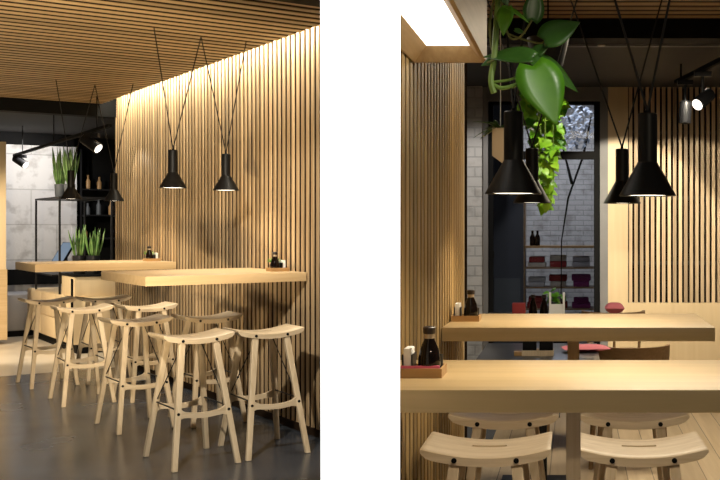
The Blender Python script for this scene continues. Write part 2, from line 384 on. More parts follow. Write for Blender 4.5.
# left room: rim px, py, line t, anchors
def rim(px, py, t_):
    # point on vertical plane local y=t_ seen at px
    d0 = Vector(((px-PX)/F, 1, 0)); o = LI @ Vector((0,0,0)); d = LI.to_3x3() @ d0
    k = (t_-o.y)/d.y; return pt(px, py, k)
A_a, A_b, A_c = onceil(154, 28), onceil(201, 37), onceil(246, 42)
make_pendant('black cone pendant above the nearer wall table, left one of that pair', LM, rim(173, 188, .72), A_a, A_b, 7, 1.1)
make_pendant('black cone pendant above the nearer wall table, closest to the slatted wall', LM, rim(226, 190.5, .78), A_b, A_c, 7, 1.1)
B_a, B_b, B_c = onceil(56, 80), onceil(95, 85), onceil(133, 84)
make_pendant('black cone pendant in front of the snake plants, above the farther wall table', LM, rim(71, 199, 3.2), B_a, B_b, 8, 1.06)
make_pendant('black cone pendant at the far end of the slatted wall, above the farther wall table', LM, rim(114, 201, 3.2), B_b, B_c, 8, 1.06)
# right room (cords run up to the slatted ceiling)
def cl(px, py, Y):   # follow the cord direction to the ceiling
    return pt(px, py, Y)
def vpend(label, px, rimy, Y, dx1, dx2, e):
    P = pt(px, rimy, Y); top = P+Vector((0,0,PH)); H = ZA-top.z
    make_pendant(label, RM, P, top+Vector((dx1*H, .06, H)), top+Vector((dx2*H, .06, H)), e)
ZA = 2.619
vpend('large black cone pendant hanging at left in front of the hanging greenery', 513.5, 194, 2.83, -.09, .12, 8)
vpend('large black cone pendant at right in front of the slatted panel', 647.5, 196, 2.83, -.285, .20, 8)
vpend('smaller black cone pendant behind the left one, beside the bright vines', 532, 203, 4.28, -.30, .30, 9)
vpend('smaller black cone pendant partly hidden behind the big right hand pendant', 622, 203.5, 4.28, -.34, .27, 9)

# ================================================================== condiments
def tray_set(room, x, y, z, rz, where, napkin_side=-1, plant=True, paper=True, sc_=1.0):
    lab = lambda s_: s_+' '+where
    t = thing('condiment_tray', lab('small wooden tray of condiments'), 'tray', room, x, y, z, rz)
    MB().box(-.058, .058, -.055, .055, 0, .006).box(-.058, .058, -.055, -.049, .006, .024).box(-.058, .058, .049, .055, .006, .024).box(-.058, -.052, -.049, .049, .006, .024).box(.052, .058, -.049, .049, .006, .024).build('tray_body', M['tray'], t, smooth=False)
    R = Matrix.Translation((x, y, z)) @ Matrix.Rotation(rz, 4, 'Z')
    def loc(a, b, c): v = R @ Vector((a, b, c)); return v.x, v.y, v.z
    b = thing('soy_sauce_bottle', lab('dark soy sauce bottle'), 'bottle', room, *loc(.020 if napkin_side < 0 else -.027, -.012 if napkin_side < 0 else -.022, .0065), rz)
    MB().lathe([(.0275,0), (.030,.004), (.029,.040), (.024,.066), (.0135,.090), (.012,.098)], 24).build('bottle_body', M['soy'], b)
    MB().lathe([(.0135,.092), (.0135,.104)], 20).build('collar', M['collar'], b)
    MB().lathe([(.0155,.104), (.0165,.108), (.0165,.120), (.013,.123)], 20).build('cap', M['cap'], b)
    n = thing('napkin_holder', lab('white paper napkins in a holder'), 'napkin holder', room, *loc(.036*napkin_side, .008, .0065), rz)
    MB().box(-.010, .010, -.032, .032, .004, .066, .003).build('napkins', M['paper'], n)
    MB().box(-.014, .014, -.034, .034, 0, .004).box(-.014, -.011, -.034, .034, .004, .050).box(.011, .014, -.034, .034, .004, .050).build('holder', M['blackm'], n, smooth=False)
    if plant == 'box':
        o = thing('sauce_cup', lab('small black cup'), 'cup', room, *loc(.040, .028, .0065), rz)
        MB().lathe([(.010,0), (.012,.045), (.010,.045), (.009,.01)], 16).build('cup_body', M['pot'], o)
    elif plant:
        pl = thing('potted_succulent', lab('spiky green succulent in a black pot'), 'plant', room, *loc(-.010, .030, .0065), rz)
        MB().box(-.026, .026, -.018, .018, 0, .045, .003).build('pot', M['pot'], pl)
        m = MB()
        for i in range(16):
            a_ = i*2.4; el = .35+.9*(i/16)
            m.leaf((.010*math.cos(a_), .008*math.sin(a_), .044), (math.cos(a_)*math.cos(el), math.sin(a_)*math.cos(el), math.sin(el)), (-math.sin(el)*math.cos(a_), -math.sin(el)*math.sin(a_), math.cos(el)), .045, .012, .0, .2, 4, False)
        m.build('leaves', M['leaf'], pl, solid=.002)
    if paper:
        pk = MB().box(-.050, .050, -.004, .004, 0, .004).build('paper_packet', M['pink']); put(pk, room, *loc(0, -.038, .0075), rz)
        pk.scale = (1, 1, 5.5); tag(pk, lab('pink and white paper packets'), 'packet')
    return t
tray_set(RM, pt(421.5, 378, 2.72).x, 2.735, ZR, 0, 'on the nearest tabletop in the right room', -1, 'box', True)
tray_set(RM, pt(463.5, 320, 4.33).x+.01, 4.35, ZR, 0, 'on the second tabletop in the right room', -1, 'box', False)
q = ptl(274, 270, 7.2)
tray_set(LM, -.10, .45, ZT, .0, 'on the nearer wall table', 1, True, False)
tray_set(LM, -.13, 3.15, ZT, .0, 'on the farther wall table', 1, True, False)

# ================================================================== LEFT ROOM: counter zone
ct = thing('drawer_counter', 'low pale wooden counter with drawer fronts beyond the farther wall table', 'counter', LM, .39, 6.85, 0)
MB().box(-.59, .55, -1.15, 1.15, .10, .60, .004).build('body', M['ply'], ct)
MB().box(-.54, .50, -1.10, 1.10, 0, .10).build('plinth', M['black'], ct, smooth=False)
for i, (z0, z1) in enumerate(((.11, .33), (.34, .59))):
    for j in range(3):
        d = MB().box(-.602, -.590, -1.14+j*.765, -1.14+j*.765+.75, z0, z1, .003).build('drawer', M['ply'], ct)
MB().box(-.61, -.59, -1.17, -1.15, 0, .80).build('corner_post', M['black'], ct, smooth=False)
ub = thing('service_box', 'pale wooden box unit on top of the drawer counter', 'box', LM, .25, 6.05, .602)
MB().box(-.42, .40, -.30, .30, 0, .215, .004).build('box_body', M['ply'], ub)
MB().box(-.43, .41, -.31, .31, .215, .235, .002).build('top_board', M['black'], ub)
# display rack
rk = thing('display_rack', 'tall open black metal rack with plants on top, standing on the counter', 'rack', LM, .10, 7.0, .602)
for xx in (-.285, .26):
    for yy in (-.62, .62):
        if yy < 0 and False: continue
        MB().box(xx-.010, xx+.010, yy-.010, yy+.010, 0, 1.065).build('post', M['blackm'], rk, smooth=False)
for z_ in (1.065,):
    MB().box(-.295, .27, -.63, -.61, z_, z_+.02).box(-.295, .27, .61, .63, z_, z_+.02).box(-.295, -.275, -.61, .61, z_, z_+.02).box(.25, .27, -.61, .61, z_, z_+.02).box(-.275, .25, -.61, .61, z_+.006, z_+.012).build('top_shelf', M['blackm'], rk, smooth=False)
MB().box(-.30, .27, -.30, .62, .190, .207).build('lower_shelf', M['blackm'], rk, smooth=False)
def snake_plant(label, room, x, y, z, h, ph, pr, potm, seed, nl=11):
    rnd = random.Random(seed)
    t = thing('snake_plant', label, 'plant', room, x, y, z)
    MB().lathe([(pr*.78,0), (pr*.82,.004), (pr,ph), (pr*.9,ph), (pr*.88,ph-.01)], 24).build('pot', potm, t)
    MB().lathe([(pr*.9,ph-.014), (.001,ph-.008)], 20).build('soil', M['soil'], t)
    m = MB()
    for i in range(nl):
        a_ = rnd.uniform(0, 2*PI); r = rnd.uniform(.1, .7)*pr; tl = rnd.uniform(.04, .22); hh = h*rnd.uniform(.6, 1)
        d = Vector((math.cos(a_)*tl, math.sin(a_)*tl, 1)); up = Vector((math.cos(a_+rnd.uniform(-1.2,1.2)), math.sin(a_), .1))
        m.leaf((math.cos(a_)*r, math.sin(a_)*r, ph-.015), d, up, hh, .038, rnd.uniform(-.06,.06), .35, 7, False)
    m.build('leaves', M['snake'], t, solid=.004)
    return t
snake_plant('tall snake plant in grey pot on the rack top, left one', LM, -.02, 7.15, 1.69, .46, .16, .062, M['potg'], 3, 14)
snake_plant('tall snake plant in grey pot on the rack top, right one', LM, -.01, 6.72, 1.69, .46, .15, .062, M['potg'], 5, 14)
snake_plant('snake plant in black pot under the rack, nearest the tablet', LM, -.07, 6.0, .839, .36, .20, .07, M['pot'], 8, 12)
snake_plant('snake plant in black pot under the rack, beside the end of slatted wall', LM, .055, 5.93, .839, .36, .20, .07, M['pot'], 11, 12)
tb = thing('tablet_stand', 'blue-lit slanted tablet screen on a black stand on the counter', 'tablet', LM, -.12, 6.55, .876)
m = MB(); m.quadbox([(-.11,-.10,.03), (.11,-.10,.03), (.11,-.085,.022), (-.11,-.085,.022)], [(-.11,.08,.30), (.11,.08,.30), (.11,.095,.292), (-.11,.095,.292)]); m.build('tablet', M['black'], tb, smooth=False)
m = MB(); m.quadbox([(-.098,-.095,.044), (.098,-.095,.044), (.098,-.0945,.0435), (-.098,-.0945,.0435)], [(-.098,.072,.296), (.098,.072,.296), (.098,.0725,.2955), (-.098,.0725,.2955)]); m.build('screen', M['screen'], tb, smooth=False)
MB().box(-.07, .07, -.08, .10, 0, .012).box(-.02, .02, .02, .05, .012, .20).build('stand', M['blackm'], tb, smooth=False)
tb.rotation_euler.z += math.radians(-68)
# white cabinet / sofa at the brick wall
q = LI @ pt(19, 330, 12.9)
sf = thing('padded_bench', 'grey upholstered bench block against the white brick wall', 'bench', LM, q.x-.15, BT-.42, 0)
MB().box(-.6, .37, -.38, .38, .07, .52, .03).build('seat', M['greyf'], sf)
MB().box(-.58, .35, -.36, .36, 0, .07).build('plinth', M['black'], sf, smooth=False)
MB().box(-.6, .9, .36, .395, .60, .80).build('rail', M['black'], sf, smooth=False)
# dark recess: shelf with bottles
sv_ = thing('wall_shelf', 'dark shelving with glass bottles in the recess behind slatted wall end', 'shelf', LM, bl.x+.85, BT+.2, 0)
for zz in (.85, 1.18, 1.50, 1.85):
    MB().box(-.75, .75, -.15, .19, zz, zz+.02).build('shelf_board', M['blackm'], sv_, smooth=False)
for xx in (-.75, 0, .75):
    MB().box(xx-.012, xx+.012, -.15, -.126, 0, 2.4).build('upright', M['blackm'], sv_, smooth=False)
rnd = random.Random(4)
i = 0
for zz in (1.20, 1.52, 1.87):
    for k in range(6):
        o = thing('bottle', 'small bottle on the dark recessed shelves', 'bottle', LM, bl.x+.2+k*.17+rnd.uniform(-.03,.03), BT+.2, zz+.001, 0, 'bottles in the dark recess')
        h = rnd.uniform(.14, .24)
        MB().lathe([(.03,0), (.032,h*.55), (.012,h*.75), (.012,h)], 14).build('bottle_body', M[rnd.choice(['soy','collar','potg','tray'])], o)
# track light left
def spotlamp(name, label, room, P, aim, s_=1.0, e=0, size=60, col=(1,.88,.70), mount=None, lit=True):
    t = bpy.data.objects.new('track_spotlight', None); COL.objects.link(t); t.location = P; tag(t, label, 'lamp')
    d = (Vector(aim)-Vector(P)).normalized()
    MB().tube([-d*.085*s_, -d*.075*s_, d*.055*s_, d*.06*s_], [.030*s_, .040*s_, .040*s_, .038*s_], 20).build('can', M['blackm'], t)
    MB().tube([d*.0605*s_, d*.062*s_], .034*s_, 20).build('lens', M['spotface'] if lit else M['black'], t)
    top = Vector(mount)-Vector(P)
    MB().tube([(0,0,0), (0,0,top.z*.5), top], .009*s_, 8).build('arm', M['blackm'], t)
    MB().box(top.x-.05*s_, top.x+.05*s_, top.y-.02*s_, top.y+.02*s_, top.z-.03*s_, top.z).build('adapter', M['blackm'], t, smooth=False)
    if e:
        ld = bpy.data.lights.new('spot_light', 'SPOT'); ld.energy = e; ld.color = col; ld.spot_size = math.radians(size); ld.spot_blend = .5; ld.shadow_soft_size = .035
        lo = bpy.data.objects.new('spot_light', ld); COL.objects.link(lo); lo.parent = t; lo.location = d*.075*s_
        lo.rotation_mode = 'QUATERNION'; lo.rotation_quaternion = d.to_track_quat('-Z', 'Y')
    return t
# bar: nearly perpendicular to the wall
b0, b1 = pt(14, 155.5, 11.6), pt(110, 125.5, 8.6)
b1 = pt(110, 125.5, 8.35*1.0+.0); zt = 2.25
b0 = pt(14, 155.5, (zt-HC)*F/(PY-155.5)); b1 = pt(110, 125.5, (zt-HC)*F/(PY-125.5))
tk = bpy.data.objects.new('track_rail', None); COL.objects.link(tk); tk.location = (b0+b1)/2; tag(tk, 'black ceiling track rail with two spotlights in the left room', 'track')
c0 = (b0+b1)/2
MB().tube([b0-c0, b1-c0], .020, 4).build('rail', M['black'], tk, smooth=False)
for f_ in (.12, .5, .9):
    q = b0.lerp(b1, f_); zz = (2.56+.02)
    MB().tube([q-c0, Vector((q.x, q.y, zz))-c0], .006, 6).build('hanger', M['black'], tk)
q = pt(24.5, 161.5, b0.y*.985+b1.y*.015); mq = b0.lerp(b1, .10); q.x, q.y = mq.x, mq.y; q.z = HC+(PY-162)/F*mq.y
spotlamp('s', 'black track spotlight facing out, left end of the rail by the brick wall', LM, q, q+Vector((.8,-.12,-.5)), 1.2, 30, 70, mount=mq-Vector((0,0,.02)))
mq = b0.lerp(b1, .86); q = Vector((mq.x, mq.y, HC+(PY-144)/F*mq.y))
spotlamp('s', 'black track spotlight at the right end of the rail beside the slatted wall', LM, q, q+Vector((.8,-.12,-.55)), 1.3, 6, 70, mount=mq-Vector((0,0,.02)))

# ================================================================== WHITE PIER, added to stand for the blank gap between two views
struct(MB().prism([(-.5138, 2.10), (-.3534, 2.10), (-.430, 2.40), (-.570, 2.40)], -.1, 2.7).build('wall_added_pier', M['white'], smooth=False))

# ================================================================== RIGHT ROOM: shell
w = MB().box(-.60, XW-.003, 2.72, 4.88, FR, 2.7).build('wall_middle', M['dark'], smooth=False); struct(w)
MB().prism([(-.56, 2.41), (XW-.003, 2.41), (XW-.003, 2.72), (-.60, 2.72)], FR, 2.7).build('wall_end', M['dark'], w, smooth=False)
s = MB(); y = 2.41
while y < 4.86:
    s.box(XW-.012, XW, y+.004, min(y+.054, 4.88), FR, 2.7); y += .08
s.build('slat_cladding', M['slatR'], w, smooth=False)
MB().box(-.60, XW, 4.88, 4.90, FR, 2.7).build('end_board', M['ply'], w, smooth=False)
struct(MB().box(-.56, 4.0, 2.2, 9.6, FR-.1, FR).build('floor_right', M['plank'], smooth=False))
ZC = 2.62; ZA = ZC-.001
c = MB().box(-.56, 4.0, 2.6, 6.4, ZC+.003, ZC+.08).build('ceiling_right', M['dark'], smooth=False); struct(c)
s = MB(); y = 2.6
while y < 6.35:
    s.box(-.56, 4.0, y+.024, y+.092, ZC, ZC+.003); y += .118
s.build('slat_cladding', M['slatCR'], c, smooth=False)
struct(MB().box(-.9, 4.0, 6.40, 6.62, 2.505, 2.75).build('trim_6', M['black'], smooth=False))
struct(MB().box(-.9, 4.0, 7.0, 7.03, 2.56, 2.66).build('trim_7', M['grey'], smooth=False))
YB = 9.5
struct(MB().box(-1.6, 4.0, 6.62, YB+.1, 2.625, 2.75).build('ceiling_back', M['ceil'], smooth=False))
X = lambda px, Y=YB: (px-PX)/F*Y
Z = lambda py, Y=YB: HC+(PY-py)/F*Y
struct(MB().box(X(440), X(482.5), YB-.06, YB+.2, FR, 2.66).build('wall_pilaster', M['brickG'], smooth=False))
# pale board wall with an opening filled with slats
wb = MB().box(X(608), X(628), YB, YB+.12, FR, 2.66).box(X(628), 4.0, YB, YB+.12, FR, Z(303)).build('wall_back', M['ply'], smooth=False); struct(wb)
MB().box(X(628), 4.0, YB+.10, YB+.12, Z(303), 2.66).build('backing', M['darkL'], wb, smooth=False)
sl = MB(); x = X(629)
while x < 3.9:
    sl.box(x, x+.030, YB+.0, YB+.035, Z(303), 2.655); x += .0505
sl.build('slat_screen', M['slatB'], wb, smooth=False)
for zz in (1.0, 1.6, 2.2):
    MB().box(X(628), 4.0, YB+.036, YB+.06, zz, zz+.03).build('batten', M['dark'], wb, smooth=False)
# window wall
wf = MB().box(X(482.5), X(488), YB, YB+.14, FR, Z(93)).box(X(600), X(608), YB, YB+.14, FR, Z(93)).box(X(482.5), X(608), YB, YB+.14, Z(93), 2.66).box(X(488), X(600), YB, YB+.14, Z(101), Z(93)).build('window_1', M['grey'], smooth=False); struct(wf)
MB().box(X(488), X(493), YB+.03, YB+.09, FR, Z(101)).box(X(594), X(600), YB+.03, YB+.09, FR, Z(101)).box(X(493), X(594), YB+.03, YB+.09, Z(159), Z(151)).box(X(493), X(594), YB+.03, YB+.09, Z(104), Z(101)).build('frame', M['black'], wf, smooth=False)
MB().box(X(493), X(594), YB+.055, YB+.061, FR, Z(104)).build('glass', M['glass'], wf, smooth=False)
MB().box(X(489), X(494), YB+.02, YB+.03, Z(258), Z(251)).build('lock', M['black'], wf, smooth=False)
# made-up room beyond the glass, standing in for its reflections
YV = 12.6
struct(MB().box(-2.6, 1.6, YV, YV+.1, FR, 3.0).build('wall_reflection_standin', M['brickB'], smooth=False))
struct(MB().box(-2.6, 1.6, YB+.2, YV, FR-.1, FR).build('floor_beyond', M['conc'], smooth=False))
struct(MB().box(-2.6, 1.6, YB+.2, YV, 3.0, 3.1).build('ceiling_beyond', M['ceil'], smooth=False))
cu = thing('sliding_panel', 'tall dark blue-grey panel behind the left side of the window glass', 'panel', RM, X(508, 10.1), 10.1, FR)
MB().box(-.16, .15, -.02, .02, .0, 2.9).build('panel_board', M['navy'], cu, smooth=False)
MB().box(-.13, .12, -.022, -.0205, .15, .95).build('lower_inset', M['potg'], cu, smooth=False)
YS = 11.8
sh = thing('shelf_unit', 'wooden shelf unit with stacked linen, standing in for window reflections', 'shelf', RM, X(560, YS), YS, FR)
zs = HC-(246-PY)/F*YS-FR
MB().box(-.40, .42, -.18, .18, zs-.02, zs+.005).build('top_board', M['tray'], sh, smooth=False)
MB().box(-.42, -.39, -.18, .18, 0, zs+.6).build('upright', M['chairw'], sh, smooth=False)
MB().box(.42, .45, -.18, .18, 0, zs-.02).build('upright', M['chairw'], sh, smooth=False)
for zz in (.28, .52, .76, .98):
    MB().box(-.39, .42, -.18, .18, zz, zz+.015).build('shelf_board', M['chairw'], sh, smooth=False)
rnd = random.Random(2)
for zz in (.295, .535, .775, .995):
    for cx_ in (-.26, -.02, .24):
        zc = zz; 
        for k in range(2):
            hh = rnd.uniform(.05, .07); ww = rnd.uniform(.08, .11)
            o = MB().box(-ww, ww, -.13, .13, 0, hh, .015).build('folded_cloth', M['purple' if (cx_ > .2 and zz < .8) else rnd.choice(['linen','greyf','redf','linen','greyf'])])
            if zc-zz+hh > .2: break
            put(o, RM, X(560, YS)+cx_, YS, FR+zc+.001, 0); tag(o, 'folded cloth on the shelf unit standing in for window reflections', 'cloth', 'folded cloths behind the glass'); zc += hh+.001
for px in (530, 535):
    o = thing('bottle', 'dark bottle on the stand-in shelf for window reflections, %s of the two' % ('left' if px == 530 else 'right'), 'bottle', RM, X(px, YS)+.03, YS-.05, FR+zs+.006)
    MB().lathe([(.03,0), (.032,.09), (.013,.13), (.013,.17)], 14).build('bottle_body', M['soy'], o)
# pale tree behind glass
def foliage(m, c, rad, n, L, W, rnd, squash=(1,1,1)):
    for i in range(n):
        while True:
            v = Vector((rnd.uniform(-1,1), rnd.uniform(-1,1), rnd.uniform(-1,1)))
            if v.length < 1: break
        p = Vector(c)+Vector((v.x*rad*squash[0], v.y*rad*squash[1], v.z*rad*squash[2]))
        d = Vector((rnd.uniform(-1,1), rnd.uniform(-1,.3), rnd.uniform(-1,.3))); k = rnd.uniform(.7, 1.2)
        m.leaf(p, d, (rnd.uniform(-.4,.4), -.6, .8), L*k, W*k, .25, .15, 4, True)
tt = thing('indoor_tree', 'pale frosted tree with a dark trunk seen through the window glass', 'tree', RM, X(572, 10.9), 10.9, FR)
m = MB().tube([(-.12,0,0), (-.11,0,1.3), (-.04,0,1.75), (.12,0,2.2), (.2,0,2.6)], [.005,.006,.010,.012,.010], 8).tube([(0,0,1.9), (-.1,.05,2.3)], [.018,.008], 6); m.build('trunk', M['dark'], tt)
m = MB(); foliage(m, (.03, -.05, 2.50), .28, 190, .055, .03, random.Random(5), (.8,.7,.9)); m.build('foliage', M['pale'], tt)
MB().lathe([(.12,0), (.16,.3), (.15,.3)], 20, c=(-.12,0,0)).build('pot', M['pot'], tt)

# dining furniture behind
def dining_table(label, x0, x1, y0, y1):
    t = thing('dining_table', label, 'table', RM, (x0+x1)/2, (y0+y1)/2, FR)
    a_, b_ = (x1-x0)/2, (y1-y0)/2
    MB().box(-a_, a_, -b_, b_, .72, .75, .003).build('tabletop', M['blackt'], t)
    MB().box(-.04, .04, -.04, .04, .02, .72).build('pedestal', M['blackm'], t, smooth=False)
    MB().box(-.22, .22, -.22, .22, 0, .02).build('base', M['blackm'], t, smooth=False)
dining_table('black dining table seen between the two bar tables, nearer one', -.52, .13, 5.30, 6.2)
dining_table('black dining table near the window, behind the second bar table', -.70, .03, 7.7, 8.5)
def dining_chair(label, x, y, rz, fab, h=.64):
    t = thing('dining_chair', label, 'chair', RM, x, y, FR, rz)
    MB().box(-.22, .22, -.21, .21, .40, .43, .01).build('seat', M['chairw'], t)
    MB().box(-.20, .20, -.19, .19, .43, .48, .02).build('cushion', fab, t)
    for sx in (-1, 1):
        for sy in (-1, 1):
            MB().tube([(sx*.21, sy*.19, 0), (sx*.19, sy*.17, .40)], [.014, .018], 8).build('leg', M['chairw'], t)
    m = MB(); rows = []; n = 16
    for i in range(n+1):
        a_ = PI*(-.05+1.10*i/n)
        rows.append([m.bm.verts.new((math.cos(a_)*r, math.sin(a_)*r*.95, z_)) for r, z_ in ((.225, h-.13), (.245, h-.13), (.25, h), (.228, h))])
    for r0, r1 in zip(rows, rows[1:]):
        for k in range(4): m.bm.faces.new((r0[k], r0[(k+1) % 4], r1[(k+1) % 4], r1[k]))
    m.bm.faces.new(rows[0]); m.bm.faces.new(rows[-1]); m.build('backrest', M['chairw'], t)
    for a_ in (.5, PI-.5, PI/2):
        MB().tube([(math.cos(a_)*.215, math.sin(a_)*.19, .43), (math.cos(a_)*.235, math.sin(a_)*.225, h-.12)], .011, 8).build('back_post', M['chairw'], t)
    return t
dining_chair('wooden tub chair with dark red seat right of the nearer black table', .33, 6.35, PI*.95, M['redf'], .73)
dining_chair('wooden chair with pink seat behind the nearer black dining table', .02, 6.88, 0, M['pinkf'], .62)
dining_chair('wooden chair whose red cushion rises above the second bar table, right', .30, 8.15, PI, M['redf'], Z(313, 7.9)-FR-.001)
# cushions
def cushion(label, x, y, z, w_, d_, h_, mt, rz=0, name='cushion'):
    m = MB().grid([w_*(-.5+i/12) for i in range(13)], [d_*(-.5+i/8) for i in range(9)],
        lambda a, b: h_*.5+h_*.5*(1-(2*a/w_)**4)*(1-(2*b/d_)**4), lambda a, b: h_*.5-h_*.5*(1-(2*a/w_)**4)*(1-(2*b/d_)**4))
    o = m.build(name, mt); put(o, RM, x, y, z, rz); return tag(o, label, 'cushion')
cushion('pink fabric seat pad lying on the right end of the nearer black table', .06, 5.80, FR+.751, .26, .16, .035, M['pinkf'], .15)
cushion('rolled dark pink cushion on chair back, above the second bar table', X(614.5, 7.9), 7.9, Z(313, 7.9)-.0, .15, .16, .08, M['pinkf'], 0)
# condiments on the dining tables
def organiser(label, x, y, z):
    t = thing('condiment_box', label, 'box', RM, x, y, z)
    MB().box(-.085, .085, -.05, .05, 0, .012).box(-.085, .085, -.05, -.044, .012, .03).box(-.085, .085, .044, .05, .012, .03).build('tray_body', M['ashz'], t, smooth=False)
    for dx in (-.045, .045): MB().box(dx-.036, dx+.036, -.04, .04, .012, .10, .003).build('compartment', M['black'], t)
organiser('wooden tray with two black boxes on the nearer black dining table', -.20, 5.62, FR+.7505)
o = MB().box(-.03, .03, -.03, .03, 0, .02).build('packet_tray', M['tray']); put(o, RM, X(520, 5.62), 5.62, FR+.7505); tag(o, 'tiny wooden dish beside the black boxes on nearer dining table', 'dish')
bz = FR+.7505
for px, mt, nm in ((533, 'soy', 'left'), (544, 'soy', 'middle')):
    o = thing('soy_sauce_bottle', 'dark sauce bottle on the black table by the window, %s' % ('left' if px == 533 else 'beside the white napkin stand'), 'bottle', RM, X(px, 8.0), 8.0, bz)
    MB().lathe([(.03,0), (.034,.04), (.028,.09), (.014,.13), (.013,.15)], 18).build('bottle_body', M['soy'], o)
    MB().lathe([(.017,.15), (.017,.175)], 16).build('cap', M['cap'], o)
o = thing('napkin_stand', 'white frame napkin stand on the black table by the window', 'napkin holder', RM, X(557, 8.0), 8.0, bz)
MB().box(-.06, .06, -.03, .03, 0, .01).box(-.06, -.045, -.03, .03, .01, .19).box(.045, .06, -.03, .03, .01, .19).box(-.045, .045, -.02, .02, .01, .10).build('frame', M['glassw'], o, smooth=False)
pl = thing('potted_plant', 'small green plant in a dark pot behind the white napkin stand', 'plant', RM, X(555, 8.12), 8.12, bz)
MB().lathe([(.035,0), (.045,.11), (.040,.11)], 18).build('pot', M['pot'], pl)
m = MB(); foliage(m, (0,0,.16), .06, 26, .05, .03, random.Random(9)); m.build('leaves', M['leaf'], pl)
o = MB().box(-.05, .05, -.04, .04, 0, .11, .004).build('menu_box', M['redf']); put(o, RM, X(519, 8.0), 8.0, bz); tag(o, 'dark red box left of the sauce bottles by the window', 'box')

# ================================================================== light box
LZ = 1.868
x0, x1, y0, y1 = XW+.001, -.283, 2.412, 3.345
lb = thing('light_box', 'wooden framed light box with glowing white panel hung above nearest table', 'ceiling light', RM, (x0+x1)/2, (y0+y1)/2, LZ)
cx, cy = (x0+x1)/2, (y0+y1)/2
a_, b_ = (x1-x0)/2, (y1-y0)/2
m = MB(); bm = m.bm
def rect(dx0, dx1, dy, z): return [bm.verts.new(p) for p in ((-a_+dx0, -b_+dy, z), (a_-dx1, -b_+dy, z), (a_-dx1, b_-dy, z), (-a_+dx0, b_-dy, z))]
H_ = .62
loops = [rect(0, 0, 0, H_), rect(0, 0, 0, 0), rect(.006, .012, .012, 0), rect(.050, .050, .055, .045), rect(.050, .050, .055, .062)]
for l0, l1 in zip(loops, loops[1:]):
    for i in range(4): bm.faces.new((l0[i], l0[(i+1) % 4], l1[(i+1) % 4], l1[i]))
bm.faces.new(loops[0]); bm.faces.new(loops[-1])
m.build('frame', M['frame'], lb, smooth=False)
MB().box(-a_+.051, a_-.051, -b_+.056, b_-.056, .046, .050).build('panel', M['panel'], lb, smooth=False)
for sy in (-1, 1): MB().tube([(0, sy*.3, H_), (0, sy*.3, ZC-LZ)], .006, 8).build('hanger', M['black'], lb)

# ================================================================== hanging plants
YP = 2.62
ph = thing('hanging_pothos', 'large leafed green pothos trailing down in front of the dark ceiling', 'plant', RM, pt(508, -30, YP).x, YP, 2.02)
base = ph.location.copy()
rel = lambda px, py, Y=YP: pt(px, py, Y)-base
MB().lathe([(.06,0), (.085,.13), (.08,.13), (.075,.12)], 24, c=(0,0,.02)).build('pot', M['potg'], ph)
MB().tube([(0,0,.14), (0,0,ZC-2.02)], .004, 6).build('hanger', M['black'], ph)
def vine(m, pts, r): 
    P = [rel(*p) for p in pts]; Q = []
    for i in range(len(P)-1):
        p0 = P[max(i-1,0)]; p1 = P[i]; p2 = P[i+1]; p3 = P[min(i+2, len(P)-1)]
        for k in range(5):
            t = k/5; Q.append(.5*((2*p1)+(p2-p0)*t+(2*p0-5*p1+4*p2-p3)*t*t+(3*p1-p0-3*p2+p3)*t**3))
    Q.append(P[-1]); m.tube(Q, r, 8)
m = MB()
vine(m, [(500,-25,2.62), (497,15,2.58), (494,58,2.56), (491,80,2.55), (494,93,2.55)], .0075)
vine(m, [(494,85,2.55), (503,88,2.55), (520,83,2.56), (534,72,2.57)], .0050)
vine(m, [(494,82,2.55), (512,79,2.55), (530,70,2.57)], .0035)
m.build('stem', M['stem'], ph)
m = MB()
vine(m, [(500,-25,2.64), (503,10,2.64), (509,36,2.64), (520,37,2.62), (532,20,2.60)], .0028)
vine(m, [(509,34,2.64), (525,40,2.63), (540,43,2.63), (546,40,2.62)], .0025)
vine(m, [(487,63,2.55), (494,60,2.55)], .0028)
vine(m, [(500,-25,2.62), (490,20,2.66), (492,50,2.68)], .0035)
m.build('stalk', M['stemb'], ph)
def bl_(b, tip, w_, mt, Y=2.55, dY=0, droop=.1, up=(0,-.6,.8), fold=.12):
    p0 = rel(b[0], b[1], Y); p1 = rel(tip[0], tip[1], Y+dY); d = p1-p0; L_ = d.length
    upv = Vector(up)
    mm = MB().leaf(p0+Vector((0,0,0)), d+upv*droop*L_*.9, upv, L_, w_*Y/F, droop, fold, 12, True)
    mm.build('leaf', M[mt], ph, solid=.0012)
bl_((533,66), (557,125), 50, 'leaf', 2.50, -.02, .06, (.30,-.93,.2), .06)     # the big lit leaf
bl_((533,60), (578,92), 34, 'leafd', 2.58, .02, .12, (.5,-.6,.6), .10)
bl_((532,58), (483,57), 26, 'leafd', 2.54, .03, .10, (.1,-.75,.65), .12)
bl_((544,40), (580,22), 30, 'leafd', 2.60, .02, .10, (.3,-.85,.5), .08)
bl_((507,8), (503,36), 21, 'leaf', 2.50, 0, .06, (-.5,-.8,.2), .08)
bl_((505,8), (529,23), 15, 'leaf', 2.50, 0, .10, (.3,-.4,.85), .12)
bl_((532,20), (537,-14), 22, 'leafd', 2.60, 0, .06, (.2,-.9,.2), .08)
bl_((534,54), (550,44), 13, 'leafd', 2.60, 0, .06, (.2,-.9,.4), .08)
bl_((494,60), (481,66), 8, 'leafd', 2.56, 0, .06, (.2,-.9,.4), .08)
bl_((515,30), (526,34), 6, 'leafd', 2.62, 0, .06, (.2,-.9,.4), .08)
bl_((502,-8), (508,6), 12, 'leafd', 2.56, 0, .06, (.2,-.9,.4), .08)
